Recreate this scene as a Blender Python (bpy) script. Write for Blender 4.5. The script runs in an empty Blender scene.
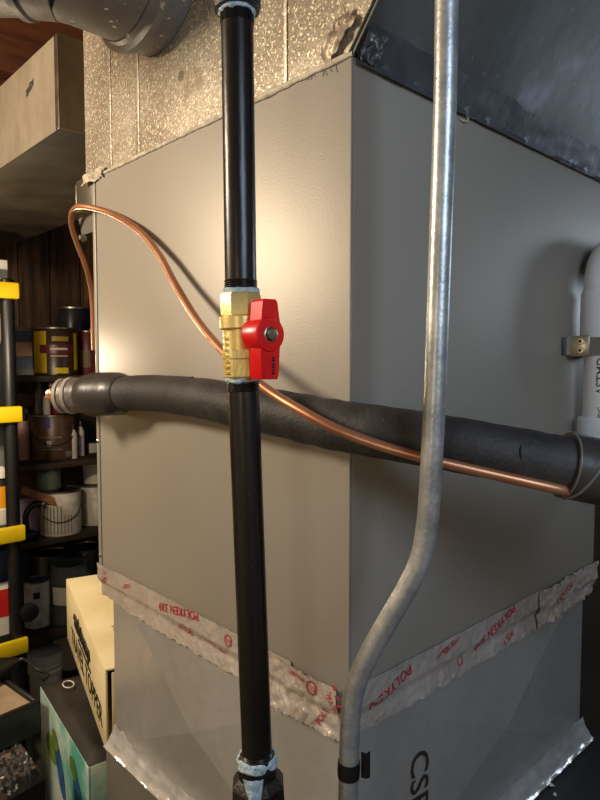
import bpy, bmesh, math, random
from mathutils import Vector, Matrix, noise
random.seed(7)
SC = bpy.context.scene
COL = SC.collection
V = Vector

# ------------------------------------------------------------------ camera
TH = math.radians(43.2); PITCH = math.atan(37 / 630); FPX = 630.0
CAM = V((-0.4603, -0.4183, 1.40))
FW = V((math.sin(TH) * math.cos(PITCH), math.cos(TH) * math.cos(PITCH), -math.sin(PITCH)))
RT = V((math.cos(TH), -math.sin(TH), 0))
UP = RT.cross(FW)
cd = bpy.data.cameras.new('camera'); cam = bpy.data.objects.new('camera', cd); COL.objects.link(cam)
cd.sensor_fit = 'HORIZONTAL'; cd.sensor_width = 36; cd.lens = 36 * FPX / 600; cd.clip_start = .01
m = Matrix((RT, UP, -FW)).transposed().to_4x4(); m.translation = CAM; cam.matrix_world = m
SC.camera = cam

def dep(x, y, d):
    return CAM + (FW + RT * ((x - 300) / FPX) + UP * ((400 - y) / FPX)) * d
def on(x, y, ax, val):
    r = FW + RT * ((x - 300) / FPX) + UP * ((400 - y) / FPX)
    return CAM + r * ((val - CAM[ax]) / r[ax])

# ------------------------------------------------------------------ world, lamps, exposure
w = bpy.data.worlds.new('world'); SC.world = w; w.use_nodes = True
w.node_tree.nodes['Background'].inputs[0].default_value = (.5, .6, .8, 1)
w.node_tree.nodes['Background'].inputs[1].default_value = .15
def lamp(name, loc, power, col, radius=None, size=None, target=None):
    ld = bpy.data.lights.new(name, 'AREA' if size else 'POINT'); ld.energy = power; ld.color = col
    if size: ld.size = size
    else: ld.shadow_soft_size = radius
    o = bpy.data.objects.new(name, ld); COL.objects.link(o); o.location = loc
    if target is not None: o.rotation_euler = (V(target) - V(loc)).to_track_quat('-Z', 'Y').to_euler()
    return o
lamp('bulb_warm', (-1.0, .92, 1.90), 68, (1, .83, .62), radius=.13)
lamp('shelf_fill', (.034, 1.32, 1.42), 10, (1, .82, .58), radius=.03)  # added fill light, unseen, brightens the shelves
lamp('bulb_behind', (-1.35, -.62, 1.45), 6.5, (1, .84, .62), radius=.10)
lamp('daylight_window', (-.36, -1.15, 1.80), 7.2, (.58, .76, 1), size=.45, target=(.15, 0, 1.4))
lamp('daylight_side', (1.45, -.34, 1.66), 2.3, (.70, .83, 1), size=.3, target=(.55, -.05, 1.45))
SC.view_settings.view_transform = 'Standard'; SC.view_settings.look = 'None'
SC.view_settings.gamma = 1; SC.view_settings.use_curve_mapping = False
SC.view_settings.exposure = 0.0

# ------------------------------------------------------------------ materials
def lin(c):
    f = lambda v: v / 12.92 if v <= .04045 else ((v + .055) / 1.055) ** 2.4
    return tuple(f(v / 255) for v in c) + (1,)
MATS = {}
def mat(name, c1, c2=None, scale=8, rough=.5, metal=0, bump=0, bscale=None, lo=.35, hi=.65, stretch=None,
        spec=.5, flecks=None, detail=6, rvar=0, vor=None):
    if name in MATS: return MATS[name]
    mt = bpy.data.materials.new(name); mt.use_nodes = True; nt = mt.node_tree; N = nt.nodes; L = nt.links
    b = N['Principled BSDF']; b.inputs['Roughness'].default_value = rough; b.inputs['Metallic'].default_value = metal
    b.inputs['Specular IOR Level'].default_value = spec
    tc = N.new('ShaderNodeTexCoord'); mp = N.new('ShaderNodeMapping'); L.new(tc.outputs['Object'], mp.inputs[0])
    if stretch: mp.inputs['Scale'].default_value = stretch
    n1 = N.new('ShaderNodeTexNoise'); n1.inputs['Scale'].default_value = scale; n1.inputs['Detail'].default_value = detail
    L.new(mp.outputs[0], n1.inputs['Vector'])
    r = N.new('ShaderNodeValToRGB'); e = r.color_ramp.elements
    e[0].position = lo; e[1].position = hi
    e[0].color = lin(c2 or [max(0, v * .88) for v in c1]); e[1].color = lin(c1)
    L.new(n1.outputs['Fac'], r.inputs[0]); out = r.outputs[0]
    if vor:
        vo = N.new('ShaderNodeTexVoronoi'); vo.inputs['Scale'].default_value = vor[0]
        L.new(mp.outputs[0], vo.inputs['Vector'])
        sp = N.new('ShaderNodeSeparateColor'); L.new(vo.outputs['Color'], sp.inputs[0])
        mr = N.new('ShaderNodeMapRange'); mr.inputs[3].default_value = 1 - vor[1]; mr.inputs[4].default_value = 1 + vor[1]
        L.new(sp.outputs[0], mr.inputs[0])
        mx = N.new('ShaderNodeVectorMath'); mx.operation = 'SCALE'; L.new(out, mx.inputs[0]); L.new(mr.outputs[0], mx.inputs['Scale'])
        out = mx.outputs[0]
    if flecks:                                  # (colour, scale, threshold)
        for (fc, fs, ft) in flecks:
            n2 = N.new('ShaderNodeTexNoise'); n2.inputs['Scale'].default_value = fs; n2.inputs['Detail'].default_value = 3
            L.new(tc.outputs['Object'], n2.inputs['Vector'])
            r2 = N.new('ShaderNodeValToRGB'); r2.color_ramp.elements[0].position = ft; r2.color_ramp.elements[1].position = min(1, ft + (.05 if fs > 20 else .16))
            L.new(n2.outputs['Fac'], r2.inputs[0])
            mm = N.new('ShaderNodeMix'); mm.data_type = 'RGBA'; L.new(r2.outputs[0], mm.inputs[0])
            L.new(out, mm.inputs[6]); mm.inputs[7].default_value = lin(fc); out = mm.outputs[2]
    L.new(out, b.inputs['Base Color'])
    if rvar:
        mr = N.new('ShaderNodeMapRange'); mr.inputs[3].default_value = rough - rvar; mr.inputs[4].default_value = rough + rvar
        L.new(n1.outputs['Fac'], mr.inputs[0]); L.new(mr.outputs[0], b.inputs['Roughness'])
    if bump:
        n3 = N.new('ShaderNodeTexNoise'); n3.inputs['Scale'].default_value = bscale or scale * 4; n3.inputs['Detail'].default_value = 4
        L.new(mp.outputs[0], n3.inputs['Vector'])
        bp = N.new('ShaderNodeBump'); bp.inputs['Strength'].default_value = bump; bp.inputs['Distance'].default_value = .002
        L.new(n3.outputs['Fac'], bp.inputs['Height']); L.new(bp.outputs[0], b.inputs['Normal'])
    MATS[name] = mt; return mt
def glass(name, col, rough=.05, ior=1.3):
    if name in MATS: return MATS[name]
    mt = bpy.data.materials.new(name); mt.use_nodes = True; b = mt.node_tree.nodes['Principled BSDF']
    b.inputs['Base Color'].default_value = lin(col); b.inputs['Roughness'].default_value = rough
    b.inputs['Transmission Weight'].default_value = .92; b.inputs['IOR'].default_value = ior
    MATS[name] = mt; return mt

CASE = mat('taupe_painted_steel', (170, 163, 151), (163, 156, 144), 3, rough=.46, metal=.25, bump=.10, bscale=500, spec=.5)
GALVUP = mat('spangled_dirty_galvanised', (170, 160, 142), (136, 124, 106), 9, rough=.42, metal=.4, bump=.2, bscale=140,
             flecks=[((232, 222, 194), 330, .58), ((120, 96, 68), 9, .66)], vor=(330, .22))
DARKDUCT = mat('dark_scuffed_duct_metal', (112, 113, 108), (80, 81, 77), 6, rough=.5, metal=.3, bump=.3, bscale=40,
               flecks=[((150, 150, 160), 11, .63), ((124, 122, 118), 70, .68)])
ROUNDM = mat('dusty_round_duct', (138, 134, 130), (108, 104, 100), 10, rough=.45, metal=.3, bump=.4, bscale=60,
             flecks=[((214, 208, 190), 95, .66)])
BOXDUCT = mat('dull_galvanised_box', (172, 160, 140), (146, 134, 116), 9, rough=.55, metal=.35, bump=.2, bscale=120, stretch=(1, 1, .4), vor=(90, .06))
PLEN = mat('plain_galvanised_plenum', (196, 194, 188), (186, 184, 178), 5, rough=.28, metal=.5, bump=.05, bscale=90, vor=(60, .04))
FURN = mat('furnace_grey_paint', (120, 116, 108), (108, 104, 96), 6, rough=.45, metal=.3)
BLACKTOP = mat('black_furnace_top', (22, 23, 25), (14, 15, 17), 12, rough=.55, bump=.2)
FOIL = mat('aluminium_foil_tape', (232, 222, 212), (216, 204, 192), 25, rough=.22, metal=.5, bump=1.0, bscale=120, rvar=.08)
FOILBR = mat('bright_foil', (226, 226, 224), (200, 200, 198), 30, rough=.22, metal=.5, bump=.3, bscale=120)
REDINK = mat('red_ink', (188, 40, 62), rough=.6)
BLKINK = mat('black_ink', (30, 26, 24), rough=.6)
GREYINK = mat('faint_marker', (96, 92, 90), rough=.6)
BLKPIPE = mat('black_iron_pipe', (40, 36, 34), (26, 22, 20), 20, rough=.30, metal=.35, bump=.15, bscale=120, stretch=(1, 1, .3),
              flecks=[((110, 106, 100), 190, .76)], spec=.6)
BLKCAST = mat('black_cast_iron', (44, 38, 32), (26, 21, 17), 60, rough=.42, metal=.35, bump=.6, bscale=300)
BRASS = mat('yellow_brass', (234, 212, 142), (220, 192, 112), 60, rough=.36, metal=.6, bump=.12, bscale=420)
REDPL = mat('red_painted_lever', (238, 26, 28), (222, 16, 22), 30, rough=.32, spec=.6)
SEAL = mat('pale_blue_thread_sealant', (190, 208, 216), (150, 176, 190), 200, rough=.6, bump=.8, bscale=300)
STEEL = mat('zinc_steel', (176, 170, 150), rough=.3, metal=.9)
COPPER = mat('copper_tube', (206, 150, 114), (184, 124, 88), 14, rough=.36, metal=.65, flecks=[((120, 70, 46), 60, .72)])
FOAM = mat('black_foam_insulation', (58, 56, 54), (40, 38, 38), 25, rough=.62, bump=.45, bscale=220, flecks=[((120, 116, 108), 330, .73)])
VTAPE = mat('black_vinyl_tape', (70, 66, 62), (52, 50, 48), 30, rough=.34, bump=.3, bscale=60)
WTAPE = mat('pale_foam_end', (196, 186, 168), (150, 140, 126), 60, rough=.6, bump=.5)
EMT = mat('galvanised_conduit', (196, 198, 196), (160, 164, 164), 40, rough=.36, metal=.6, bump=.15, bscale=260, vor=(300, .10))
PVC = mat('white_pvc', (240, 240, 236), (230, 229, 224), 6, rough=.35)
PVCFIT = mat('white_pvc_fitting', (244, 246, 246), rough=.3)
PRIMER = mat('amber_pipe_primer', (196, 158, 84), (150, 116, 50), 40, rough=.4)
STRAP = mat('grey_steel_strap', (120, 126, 132), rough=.35, metal=.8)
CAULK = mat('pale_sealing_bead', (214, 204, 184), (170, 158, 138), 90, rough=.6, bump=.6)
TORN = mat('torn_grey_tape', (120, 122, 124), (70, 72, 76), 60, rough=.35, metal=.5, bump=.6)
WOODDK = mat('dark_brown_board', (96, 68, 44), (52, 36, 24), 7, rough=.7, bump=.3, stretch=(6, 6, .6))
WOODMID = mat('brown_board', (122, 88, 58), (72, 50, 32), 7, rough=.7, bump=.3, stretch=(6, 6, .6))
JOIST = mat('red_brown_joist', (118, 66, 38), (84, 44, 24), 7, rough=.7, stretch=(.6, 8, 8))
SHELFW = mat('dark_shelf_board', (62, 48, 34), (36, 28, 20), 9, rough=.7, stretch=(.6, 6, 6), bump=.3)
BLKPLAS = mat('black_plastic', (22, 21, 21), (16, 15, 15), 14, rough=.42)
YEL = mat('yellow_plastic', (240, 206, 24), (226, 186, 10), 10, rough=.4)
CONC = mat('concrete_floor', (110, 106, 100), (84, 80, 74), 4, rough=.8, bump=.3)
PLAST = mat('warm_plaster_wall', (226, 216, 196), (214, 204, 184), 3, rough=.85)
DARKW = mat('dark_basement_wall', (30, 31, 33), (20, 20, 22), 5, rough=.85, bump=.3)
CEILM = mat('ceiling_boards', (120, 96, 68), (90, 70, 48), 4, rough=.8)
CREAM = mat('cream_cardboard', (232, 216, 172), (218, 200, 152), 8, rough=.75)
WHITEP = mat('white_plastic', (214, 208, 196), (196, 188, 176), 12, rough=.5)
WHITECAN = mat('white_can_paint', (200, 194, 182), (176, 168, 154), 30, rough=.5)
METALRIM = mat('tin_rim', (150, 146, 138), (110, 106, 98), 30, rough=.35, metal=.9)
BROWNLAB = mat('brown_can_label', (92, 66, 44), (74, 52, 34), 14, rough=.4)
DKBROWN = mat('dark_brown_label', (70, 46, 34), (52, 34, 26), 14, rough=.35)
BLKCAN = mat('black_can', (34, 34, 38), (26, 26, 28), 14, rough=.3)
MAROON = mat('maroon_label', (112, 34, 40), (88, 24, 30), 12, rough=.4)
YELLAB = mat('yellow_label', (236, 204, 20), rough=.45)
WHITELAB = mat('white_label', (224, 218, 206), rough=.5)
PEACH = mat('peach_print', (208, 160, 120), rough=.5)
BLUEPR = mat('blue_print', (62, 84, 116), (40, 56, 84), 30, rough=.5)
PURPLE = mat('purple_print', (70, 64, 150), rough=.5)
PINK = mat('dusty_pink_plastic', (176, 130, 120), rough=.5)
LILAC = mat('lilac_plastic', (186, 160, 190), rough=.5)
GREYP = mat('grey_plastic', (128, 128, 120), (100, 100, 94), 14, rough=.5)
WOODST = mat('paint_stained_stick', (168, 116, 70), (120, 76, 42), 20, rough=.7, stretch=(1, 6, 6))
GLASSM = glass('jar_glass', (200, 212, 205))
LIQUID = mat('cloudy_jar_contents', (150, 158, 150), (110, 118, 110), 20, rough=.4)
BROWNLQ = mat('brown_jar_contents', (100, 84, 66), (64, 54, 42), 14, rough=.5)
ORANGE = mat('orange_label', (236, 158, 24), rough=.4)
REDB = mat('red_print', (200, 40, 36), (184, 30, 28), 12, rough=.45)
BROWNBX = mat('brown_cardboard', (110, 72, 40), (88, 56, 30), 12, rough=.75)
TAN = mat('tan_board', (160, 140, 112), (130, 112, 88), 14, rough=.6)
SPECK = mat('paint_spattered_black', (40, 38, 36), (26, 24, 22), 20, rough=.6, bump=.6,
            flecks=[((200, 190, 176), 60, .62), ((96, 70, 58), 30, .60)])
TEAL = mat('teal_white_print', (214, 222, 212), (92, 168, 150), 7, rough=.45, lo=.40, hi=.58)
LEAFG = mat('green_print', (124, 150, 60), (84, 120, 50), 30, rough=.45)
BIRDB = mat('blue_bird_print', (58, 110, 160), (36, 74, 120), 40, rough=.45)
BAG = mat('black_cloth', (34, 27, 22), (20, 16, 13), 14, rough=.6, bump=.4)
DUST = mat('white_crumb', (220, 220, 220), rough=.7)

# ------------------------------------------------------------------ mesh helpers
class MB:
    def __init__(s): s.v = []; s.f = []
    def add(s, vs, fs):
        k = len(s.v); s.v += [V(p) for p in vs]; s.f += [tuple(i + k for i in f) for f in fs]; return s
    def hexa(s, p):      # 8 points: bottom 4 ccw, top 4 ccw
        return s.add(p, [(3, 2, 1, 0), (4, 5, 6, 7), (0, 1, 5, 4), (1, 2, 6, 5), (2, 3, 7, 6), (3, 0, 4, 7)])
    def box(s, a, b, bev=0):
        a = V(a); b = V(b)
        if bev <= 0:
            return s.hexa([(a.x, a.y, a.z), (b.x, a.y, a.z), (b.x, b.y, a.z), (a.x, b.y, a.z),
                           (a.x, a.y, b.z), (b.x, a.y, b.z), (b.x, b.y, b.z), (a.x, b.y, b.z)])
        bm = bmesh.new(); bmesh.ops.create_cube(bm, size=1)
        for q in bm.verts: q.co = V((a[i] + b[i]) / 2 + q.co[i] * (b[i] - a[i]) for i in range(3))
        bmesh.ops.bevel(bm, geom=bm.edges[:], offset=bev, segments=2, profile=.5, affect='EDGES')
        bm.verts.index_update(); s.add([q.co for q in bm.verts], [[q.index for q in f.verts] for f in bm.faces]); bm.free(); return s
    def obox(s, o, ex, ey, ez, a, b, bev=0):   # box in a rotated frame
        t = MB().box(a, b, bev)
        return s.add([o + ex * p.x + ey * p.y + ez * p.z for p in t.v], t.f)
    def tube(s, pts, r, n=16, cap=True):
        pts = [V(p) for p in pts]; rr = r if isinstance(r, (list, tuple)) else [r] * len(pts)
        T = []
        for i in range(len(pts)):
            T.append((pts[min(i + 1, len(pts) - 1)] - pts[max(i - 1, 0)]).normalized())
        nrm = T[0].orthogonal().normalized(); vs = []; fs = []
        for i, p in enumerate(pts):
            nrm = (nrm - T[i] * nrm.dot(T[i])).normalized(); bi = T[i].cross(nrm)
            for k in range(n):
                a = 2 * math.pi * k / n; vs.append(p + (nrm * math.cos(a) + bi * math.sin(a)) * rr[i])
        for i in range(len(pts) - 1):
            for k in range(n):
                fs.append((i * n + k, i * n + (k + 1) % n, (i + 1) * n + (k + 1) % n, (i + 1) * n + k))
        if cap: fs.append(tuple(reversed(range(n)))); fs.append(tuple(range((len(pts) - 1) * n, len(pts) * n)))
        return s.add(vs, fs)
    def lathe(s, o, prof, n=32, ax=V((0, 0, 1)), e=None, ph=0, arc=None):   # prof: list of (r, h)
        ax = ax.normalized(); e = (e or ax.orthogonal()).normalized(); g = ax.cross(e); vs = []; fs = []
        full = arc is None; cnt = n if full else n + 1
        for (r, h) in prof:
            for k in range(cnt):
                a = ph + (2 * math.pi * k / n if full else arc[0] + (arc[1] - arc[0]) * k / n)
                vs.append(o + ax * h + (e * math.cos(a) + g * math.sin(a)) * r)
        for i in range(len(prof) - 1):
            for k in range(n if full else n):
                k2 = (k + 1) % cnt
                fs.append((i * cnt + k, i * cnt + k2, (i + 1) * cnt + k2, (i + 1) * cnt + k))
        if full:
            if prof[0][0] > 1e-5: fs.append(tuple(reversed(range(cnt))))
            if prof[-1][0] > 1e-5: fs.append(tuple(range((len(prof) - 1) * cnt, len(prof) * cnt)))
        return s.add(vs, fs)
    def prism(s, o, ex, ey, ez, poly, h0, h1):
        n = len(poly); vs = [o + ex * p[0] + ey * p[1] + ez * h0 for p in poly] + [o + ex * p[0] + ey * p[1] + ez * h1 for p in poly]
        return s.add(vs, [tuple(reversed(range(n))), tuple(range(n, 2 * n))] + [(k, (k + 1) % n, n + (k + 1) % n, n + k) for k in range(n)])
    def grid(s, fn, nu, nv):
        vs = [fn(i / nu, j / nv) for i in range(nu + 1) for j in range(nv + 1)]
        return s.add(vs, [(i * (nv + 1) + j, (i + 1) * (nv + 1) + j, (i + 1) * (nv + 1) + j + 1, i * (nv + 1) + j + 1) for i in range(nu) for j in range(nv)])

def wloc(o):
    p = V((0, 0, 0))
    while o: p += o.location; o = o.parent
    return p
def obj(name, mb, mt, parent=None, smooth=True, angle=35, label=None):
    if parent is None:
        xs = [p.x for p in mb.v]; ys = [p.y for p in mb.v]; zs = [p.z for p in mb.v]
        loc = V(((min(xs) + max(xs)) / 2, (min(ys) + max(ys)) / 2, min(zs))); base = loc
    else: loc = V((0, 0, 0)); base = wloc(parent)
    me = bpy.data.meshes.new(name); me.from_pydata([p - base for p in mb.v], [], mb.f); me.validate()
    bm = bmesh.new(); bm.from_mesh(me); bmesh.ops.recalc_face_normals(bm, faces=bm.faces[:]); bm.to_mesh(me); bm.free()
    me.materials.append(mt)
    if smooth:
        me.shade_smooth(); me.set_sharp_from_angle(angle=math.radians(angle))
    o = bpy.data.objects.new(name, me); COL.objects.link(o); o.location = loc
    if parent: o.parent = parent
    if label: o['label'] = label
    return o
def tag(o, label, cat, group=None):
    o['label'] = label; o['category'] = cat
    if group: o['group'] = group
    return o
def thing(name, loc, label, cat, group=None):
    o = bpy.data.objects.new(name, None); COL.objects.link(o); o.location = loc; o.empty_display_size = .05
    return tag(o, label, cat, group)
def struct(name, mb, mt):
    o = obj(name, mb, mt, smooth=False); o['kind'] = 'structure'; return o
def spline(pts, n=8):
    P = [V(p) for p in pts]; P = [P[0] * 2 - P[1]] + P + [P[-1] * 2 - P[-2]]; out = []
    for i in range(1, len(P) - 2):
        for k in range(n):
            t = k / n; a, b, c, d = P[i - 1], P[i], P[i + 1], P[i + 2]
            out.append(.5 * ((2 * b) + (c - a) * t + (2 * a - 5 * b + 4 * c - d) * t * t + (3 * b - a - 3 * c + d) * t ** 3))
    out.append(P[-2]); return out
def text_mesh(body, size, italic=0):
    cu = bpy.data.curves.new('lettering', 'FONT'); cu.body = body; cu.size = size; cu.align_x = 'CENTER'; cu.align_y = 'CENTER'
    cu.shear = italic; cu.offset = size * .012; cu.resolution_u = 3
    o = bpy.data.objects.new('tmp_lettering', cu); COL.objects.link(o); bpy.context.view_layer.update()
    me = bpy.data.meshes.new_from_object(o.evaluated_get(bpy.context.evaluated_depsgraph_get()))
    vs = [v.co.copy() for v in me.vertices]; fs = [tuple(p.vertices) for p in me.polygons]
    bpy.data.objects.remove(o); bpy.data.meshes.remove(me); bpy.data.curves.remove(cu)
    return vs, fs
def lettering(name, body, size, fn, mt, parent, italic=0):
    vs, fs = text_mesh(body, size, italic)
    mb = MB().add([fn(v.x, v.y) for v in vs], fs)
    o = obj(name, mb, mt, parent, smooth=False); return o
def nz(p, s): return noise.noise(V(p) * s)
X, Y, Z = V((1, 0, 0)), V((0, 1, 0)), V((0, 0, 1))

# ================================================================== setting
struct('floor', MB().box((-2.6, -2.4, -.1), (1.7, 2.6, 0)), CONC)
wl = struct('wall_left', MB().box((-2.7, -2.4, 0), (-2.6, 2.6, 2.4)), PLAST)
struct('wall_front', MB().box((-2.7, -2.5, 0), (1.8, -2.4, 2.4)), PLAST)
struct('wall_right', MB().box((1.7, -2.4, 0), (1.8, 2.6, 2.4)), DARKW)
wb = struct('wall_back', MB().box((-2.7, 2.6, 0), (1.8, 2.7, 2.4)), WOODDK)
x = -.42; k = 0
while x < 1.6:
    wd = random.uniform(.11, .17)
    obj('plank', MB().box((x, 2.574 + random.uniform(0, .010), .02), (x + wd - .006, 2.6, 2.3), .002), [WOODDK, WOODMID, WOODDK][k % 3], wb, smooth=False)
    x += wd; k += 1
ce = struct('ceiling', MB().box((-2.7, -2.5, 2.4), (1.8, 2.7, 2.45)), CEILM)
for yy in (-1.9, -1.2, .98, 1.45, 1.92, 2.4):
    obj('joist', MB().box((-2.6, yy - .02, 2.2), (1.7, yy + .02, 2.4), .002), JOIST, ce, smooth=False)

# ================================================================== furnace stack
L_, W_, ZT, ZB = .557, .605, 1.694, 1.045
fu = thing('furnace', (.3, .15, 0), 'grey furnace cabinet with a black flat top under the sheet metal plenum', 'furnace')
obj('cabinet_body', MB().box((-.002, -.30, 0), (.62, .545, .765), .004), FURN, fu)
obj('top_plate', MB().box((.004, -.296, .765), (.616, .541, .772), .001), BLACKTOP, fu)

pl = thing('furnace_plenum', (.3, .27, .773), 'plain galvanised plenum box with diagonal creases below the taped seam', 'plenum')
PY, PX, PZ0, PZ1, IN = .524, .582, .773, 1.052, .008
def plen_off(a, b):       # cross-broken sheet: pyramid exaggerated in depth so the creases shade more strongly
    return .022 * (1 - max(abs(2 * a - 1), abs(2 * b - 1)))
def plen_face(vert_left):
    c = (.5, .5); P = []
    for (a, b) in ((0, 0), (1, 0), (1, 1), (0, 1), (.5, .5)):
        h = plen_off(a, b) if (a, b) == (.5, .5) else 0
        z = PZ0 + (PZ1 - PZ0) * b
        P.append(V((IN - h, IN + (PY - IN) * a, z)) if vert_left else V((IN + (PX - IN) * a, IN - h, z)))
    mb = MB()
    for i in range(4): mb.add([P[i], P[(i + 1) % 4], P[4]], [(0, 1, 2)])
    th = V((.0015, 0, 0)) if vert_left else V((0, .0015, 0))
    mb.add([p + th for p in P[:4]], [(0, 1, 2, 3)])
    return mb
obj('creased_side_panel', plen_face(True), PLEN, pl, smooth=False)
obj('creased_front_panel', plen_face(False), PLEN, pl, smooth=False)
obj('back_panel', MB().box((IN, PY, PZ0), (PX, PY + .002, PZ1)), PLEN, pl)
obj('end_panel', MB().box((PX, IN, PZ0), (PX + .002, PY, PZ1)), PLEN, pl)
# stencilled letters reading downwards on the front panel
c0 = on(415, 779, 1, .004)
def stencil(a, b):
    p = V((c0.x + b * 1.0, 0, c0.z - a)); aa = (p.x - IN) / (PX - IN); bb = (p.z - PZ0) / (PZ1 - PZ0)
    p.y = IN - plen_off(aa, bb) - .0008; return p
lettering('stencilled_letters', 'CSE', .044, stencil, mat('stencil_ink', (52, 46, 40), rough=.6), pl)

# bright foil along the plenum foot
def foil_roll(path_fn, n, seed, name, label):
    def f(u, v):
        p, out = path_fn(u); a = math.pi * .5 * v
        wob = nz((u * 9, v * 2.5, seed), 3) * .0022 + .0022 * math.sin(v * 14 + nz((u * 3, seed, 0), 2) * 2)
        edge = .003 * nz((u * 30, seed, v), 1) * (1 if v in (0, 1) else 0)
        r = .019
        return p + out * (r * (1 - math.cos(a)) + .0 + wob * .7) * 1.0 + Z * (r * (1 - math.sin(a)) + wob * .7 + edge)
    def g(u, v):   # quarter-round cove from wall (v=0, high) to ledge (v=1, out)
        p, out = path_fn(u); t = v
        wob = nz((u * 10, v * 3, seed), 2.5) * .002 + .0009 * math.sin(v * 15 + 2 * nz((u * 4, seed, 0), 2))
        ed = .004 * nz((u * 40, seed, v), 1)
        return p + out * (.0022 + .020 * t ** 1.3 + wob * .6) + Z * (.0022 + (.030 + ed) * (1 - t) ** 1.3 + abs(wob) * .6)
    return tag(obj(name, MB().grid(g, n, 14), FOILBR, angle=80), label, 'foil tape')
foil_roll(lambda u: (V((IN, -.01 + (PY + .012) * u, .7725)), -X), 150, 3, 'foil_tape', 'shiny rolled foil tape along the foot of the warm lit creased plenum side')
foil_roll(lambda u: (V((-.004 + (PX + .014) * u, IN, .7725)), -Y), 150, 8, 'foil_tape', 'shiny rolled foil tape between creased plenum front and black furnace top')
bits = [(545, 780, .004), (552, 786, .005), (585, 725, .006), (590, 731, .004), (524, 778, .003)]
for i, (px, py, s) in enumerate(bits):
    p = on(px, py, 2, .774)
    if p.y > .0: p.y = -.03
    mb = MB(); vs = []
    for q in range(7): vs.append(V((p.x + random.uniform(-s, s), p.y + random.uniform(-s, s), .7722 + random.uniform(0, s))))
    bm = bmesh.new(); [bm.verts.new(v_) for v_ in vs]; bmesh.ops.convex_hull(bm, input=bm.verts[:]); bm.verts.index_update()
    mb.add([v_.co for v_ in bm.verts], [[q.index for q in f.verts] for f in bm.faces]); bm.free()
    mz = min(v_.z for v_ in mb.v)
    for v_ in mb.v: v_.z += .7722 - mz
    tag(obj('debris_crumb', mb, DUST, smooth=False), 'tiny white crumb lying on the black furnace top', 'debris', 'crumbs on the furnace top')

# coil case
cs = thing('coil_case', (.3, .28, ZB), 'large taupe painted steel coil cabinet wrapped at its foot with foil tape', 'coil cabinet')
obj('side_panel', MB().box((0, .0, ZB), (.0036, .546, ZT), .0016), CASE, cs)
obj('edge_flange', MB().box((-.0012, .5475, ZB - .002), (.018, L_, ZT - .01), .0012), CASE, cs)
obj('front_panel', MB().box((.0037, .0, ZB), (W_, .018, ZT), .0016), CASE, cs)
obj('back_panel', MB().box((.0185, L_ - .012, ZB), (W_, L_, ZT)), CASE, cs)
obj('end_panel', MB().box((W_ - .018, .0185, ZB), (W_, L_ - .0125, ZT), .001), CASE, cs)
obj('top_flange', MB().box((.0185, .0185, ZT - .012), (W_ - .0185, L_ - .0125, ZT)), CASE, cs)
for (px, py) in ((93, 440), (96, 553)):
    p = on(px, py, 0, -.001); p.y = .552
    obj('screw', MB().lathe(p, [(0.0001, -.002), (.0035, -.001), (.0035, .001), (.002, .0022), (.0001, .0026)], 12, -X), STEEL, cs)
# faint handwriting near the top seam of the side panel
mb = MB()
for i in range(9):
    p0 = on(296 + i * 5.2, 83 - i * 1.7, 0, 0)
    pts = [V((-.0004, p0.y + random.uniform(-.003, .003), p0.z + .0055 - j * .0035 + random.uniform(-.002, .002))) for j in range(4)]
    mb.tube(spline(pts[:3], 3), .00035, 4)
obj('marker_scribble', mb, GREYINK, cs)
# curl of wire on the front face
p = on(462, 121, 1, 0); obj('stuck_wire_curl', MB().tube(spline([p + V((-.006, -.002, .0)), p + V((0, -.003, -.001)), p + V((.006, -.004, .001)), p + V((.007, -.003, .005)), p + V((.004, -.002, .006))], 5), .0009, 6), CAULK, cs)

# upper plenum
up = thing('supply_plenum', (.3, .28, ZT), 'spangled dirty galvanised supply plenum rising above the coil cabinet', 'duct')
# outline of side face follows the outward lean of the front
YE = .588; LEAN = .80
prof = [(.012, ZT + .001), (YE, ZT + .001), (YE, 2.395), (-(2.395 - ZT) * LEAN, 2.395)]
obj('side_panel', MB().prism(V((.004, 0, 0)), Y, Z, X, prof, 0, .002), GALVUP, up, smooth=False)
obj('leaning_front_panel', MB().hexa([(.0065, .006, ZT + .001), (.80, .006, ZT + .001), (.80, .010, ZT + .001), (.0065, .010, ZT + .001),
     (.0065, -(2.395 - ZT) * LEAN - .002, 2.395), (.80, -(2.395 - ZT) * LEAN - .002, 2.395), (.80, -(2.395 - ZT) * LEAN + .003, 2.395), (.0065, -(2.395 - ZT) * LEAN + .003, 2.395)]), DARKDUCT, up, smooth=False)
obj('back_panel', MB().box((.0065, YE - .002, ZT + .001), (.80, YE, 2.395)), GALVUP, up)
for px in (110, 138, 286):
    p = on(px, 100, 0, .004); wdt = .004 if px != 286 else .003
    obj('standing_seam', MB().box((.0028, p.y - wdt, ZT + .004), (.004, p.y + wdt, 2.39), .0005), GALVUP, up)
p = on(181, 76, 0, .004)
obj('dent_stain', MB().lathe(V((.0038, p.y, p.z)), [(.0001, .0002), (.005, .0004), (.007, 0)], 14, -X), mat('rust_stain', (124, 110, 90), rough=.6), up)
# dark tape strip over the lower edge of the leaning front, rumpled
nrm = V((0, -1, -LEAN)).normalized()
def dk(u, v):
    t = v * (.032 + .004 * nz((u * 14, 0, 1), 1)); zz = ZT - .004 + t
    yb = -max(0, zz - ZT) * LEAN if zz > ZT else 0
    return V((.004 + .66 * u, yb + .005 * (1 if zz > ZT else 0), zz)) + nrm * (.0065 + .0010 * nz((u * 18, v * 3, 4), 1))
tag(obj('duct_tape_strip', MB().grid(dk, 130, 8), mat('dark_grey_tape', (78, 80, 82), (62, 64, 66), 20, rough=.5, bump=.3), angle=60),
    'dark grey tape strip along the seam between cabinet front and leaning duct', 'duct tape')
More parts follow.
